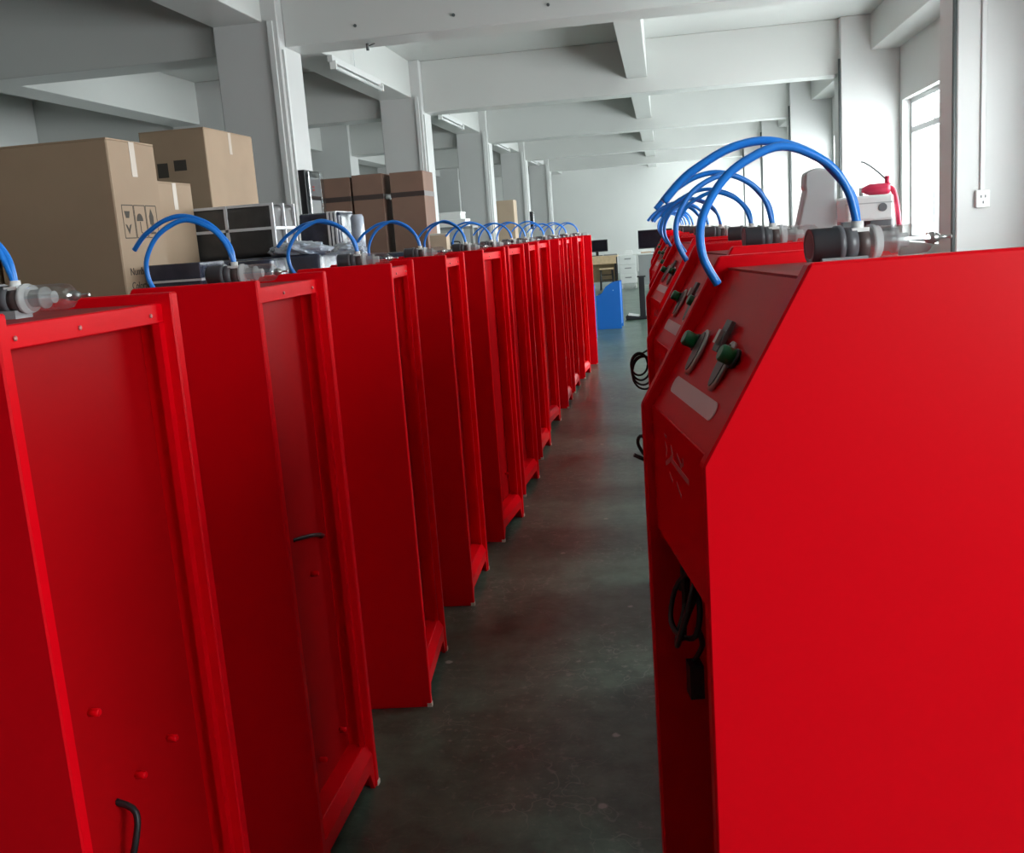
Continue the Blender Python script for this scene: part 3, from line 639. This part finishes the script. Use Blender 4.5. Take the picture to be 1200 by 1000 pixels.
monitor(-0.17, 0.74, 0.40, 'larger dark monitor on the grey desk')
for k, (x, ww, hh, m, lb) in enumerate(((-1.15, 0.30, 0.03, 'desk_grey', 'flat grey keyboard lying on the wooden desk'), (-0.75, 0.16, 0.10, 'white_plastic', 'small white box of papers on the drawer unit'), (-0.38, 0.22, 0.05, 'carton_tan', 'small pile of tan papers on the grey desk'))):
    e = tag(empty(('keyboard', 'paper_box', 'paper_pile')[k], (x, DY+0.12, 0.720 if k == 1 else 0.735)), lb, ('keyboard', 'box', 'papers')[k])
    MB().box(-ww/2, ww/2, -0.07, 0.07, 0, hh*0.7).build('body', m, e, 0.002); MB().box(-ww/2+0.01, ww/2-0.01, -0.06, 0.06, hh*0.7, hh).build('upper_layer', 'white_plastic' if k else 'mid_grey', e, 0.002)

# ------------------------------------------------------------------ workbench behind the window row
BX, BY = 0.98, 5.1
e = tag(empty('workbench', (BX, BY, 0)), 'white workbench behind the window-side machine row', 'workbench')
MB().box(-0.48, 0.42, -0.32, 0.42, 0.80, 0.84).build('bench_top', 'machine_white', e, 0.004)
for sx in (-0.44, 0.38):
    for sy in (-0.28, 0.38): MB().box(sx-0.02, sx+0.02, sy-0.02, sy+0.02, 0, 0.80).build('leg', 'desk_grey', e)
e = tag(empty('marking_machine', (BX, BY, 0.84)), 'white bench machine with a round dark badge and overhanging head', 'machine')
MB().box(-0.13, 0.12, 0.05, 0.25, 0, 0.44).build('column', 'machine_grey', e, 0.01)
hd = MB().box(-0.138, 0.075, -0.14, 0.25, 0.42, 0.535).build('head', 'machine_white', e, 0.012, seg=2)
MB().lathe([(0, 0.019), (0.004, 0.019)], (0.025, -0.14, 0.478), (0, -1, 0), 20).build('badge', 'dark_grey', hd)
MB().box(-0.138, 0.075, -0.1405, -0.139, 0.497, 0.502).build('trim_line', 'machine_grey', hd)
MB().box(-0.135, 0.14, -0.2, 0.26, 0, 0.06).build('base', 'machine_grey', e, 0.01); MB().box(-0.02, 0.07, -0.1, 0.05, 0.33, 0.42).build('tool_block', 'dark_grey', e)
MB().cyl((-0.09, 0.0, 0.53), (-0.09, 0.0, 0.56), 0.012, 10).cyl((-0.04, 0.02, 0.53), (-0.04, 0.02, 0.575), 0.01, 10).build('adjuster_knob', 'metal', hd)
e = tag(empty('heat_gun', (BX+0.03, BY-0.02, 1.375)), 'red hand tool with thin dark wire lying on the white bench machine', 'hand tool')
g = MB().lathe([(-0.075, 0.010), (-0.055, 0.020), (-0.04, 0.026), (0.035, 0.027), (0.05, 0.022)], (0, 0, 0.027), (1, 0, 0), 16).build('body', 'pink_red', e)
MB().tube([(0.03, 0, 0.035), (0.065, 0, 0.02), (0.08, -0.01, -0.04), (0.085, -0.02, -0.10), (0.09, -0.02, -0.15)], 0.012, 8, 5).build('handle', 'pink_red', e)
MB().cyl((0.04, 0, 0.04), (0.04, 0, 0.085), 0.011, 10).build('tank', 'pink_red', e)
MB().tube([(0.055, 0, 0.045), (0.02, 0, 0.085), (-0.02, 0.01, 0.125), (-0.06, 0.02, 0.155), (-0.075, 0.02, 0.158)], 0.0035, 6, 5).build('wire', 'dark_conduit', e)
e = tag(empty('grey_press', (0.72, 5.0, 0.84)), 'pale grey tapered press with black bracket beside the white bench machine', 'press')
MB().prism([(-0.105, 0.36), (0.09, 0.36), (0.09, 0.665), (-0.005, 0.68), (-0.055, 0.66), (-0.06, 0.60), (-0.055, 0.58)], 0.0, 0.12).build('cover', 'machine_grey', e, 0.012, seg=2)
MB().box(-0.06, 0.07, 0.0, 0.12, 0, 0.37).build('column', 'machine_grey', e, 0.006)
MB().box(-0.09, 0.11, -0.03, 0.16, 0, 0.03).build('base', 'dark_grey', e, 0.004)
MB().box(-0.12, 0.10, -0.01, 0.0, 0.355, 0.366).build('rail', 'desk_grey', e)
MB().box(-0.165, -0.075, -0.02, 0.03, 0.33, 0.36).box(-0.115, -0.085, -0.02, 0.03, 0.27, 0.33).cyl((-0.125, 0.0, 0.36), (-0.125, 0.0, 0.40), 0.008, 8).box(-0.10, -0.05, 0.0, 0.03, 0.29, 0.31).build('bracket', 'black', e)
MB().box(0.085, 0.118, -0.01, 0.02, 0.345, 0.38).build('clamp', 'white_plastic', e); MB().box(0.08, 0.112, 0.0, 0.02, 0.33, 0.346).build('clamp_foot', 'dark_grey', e)
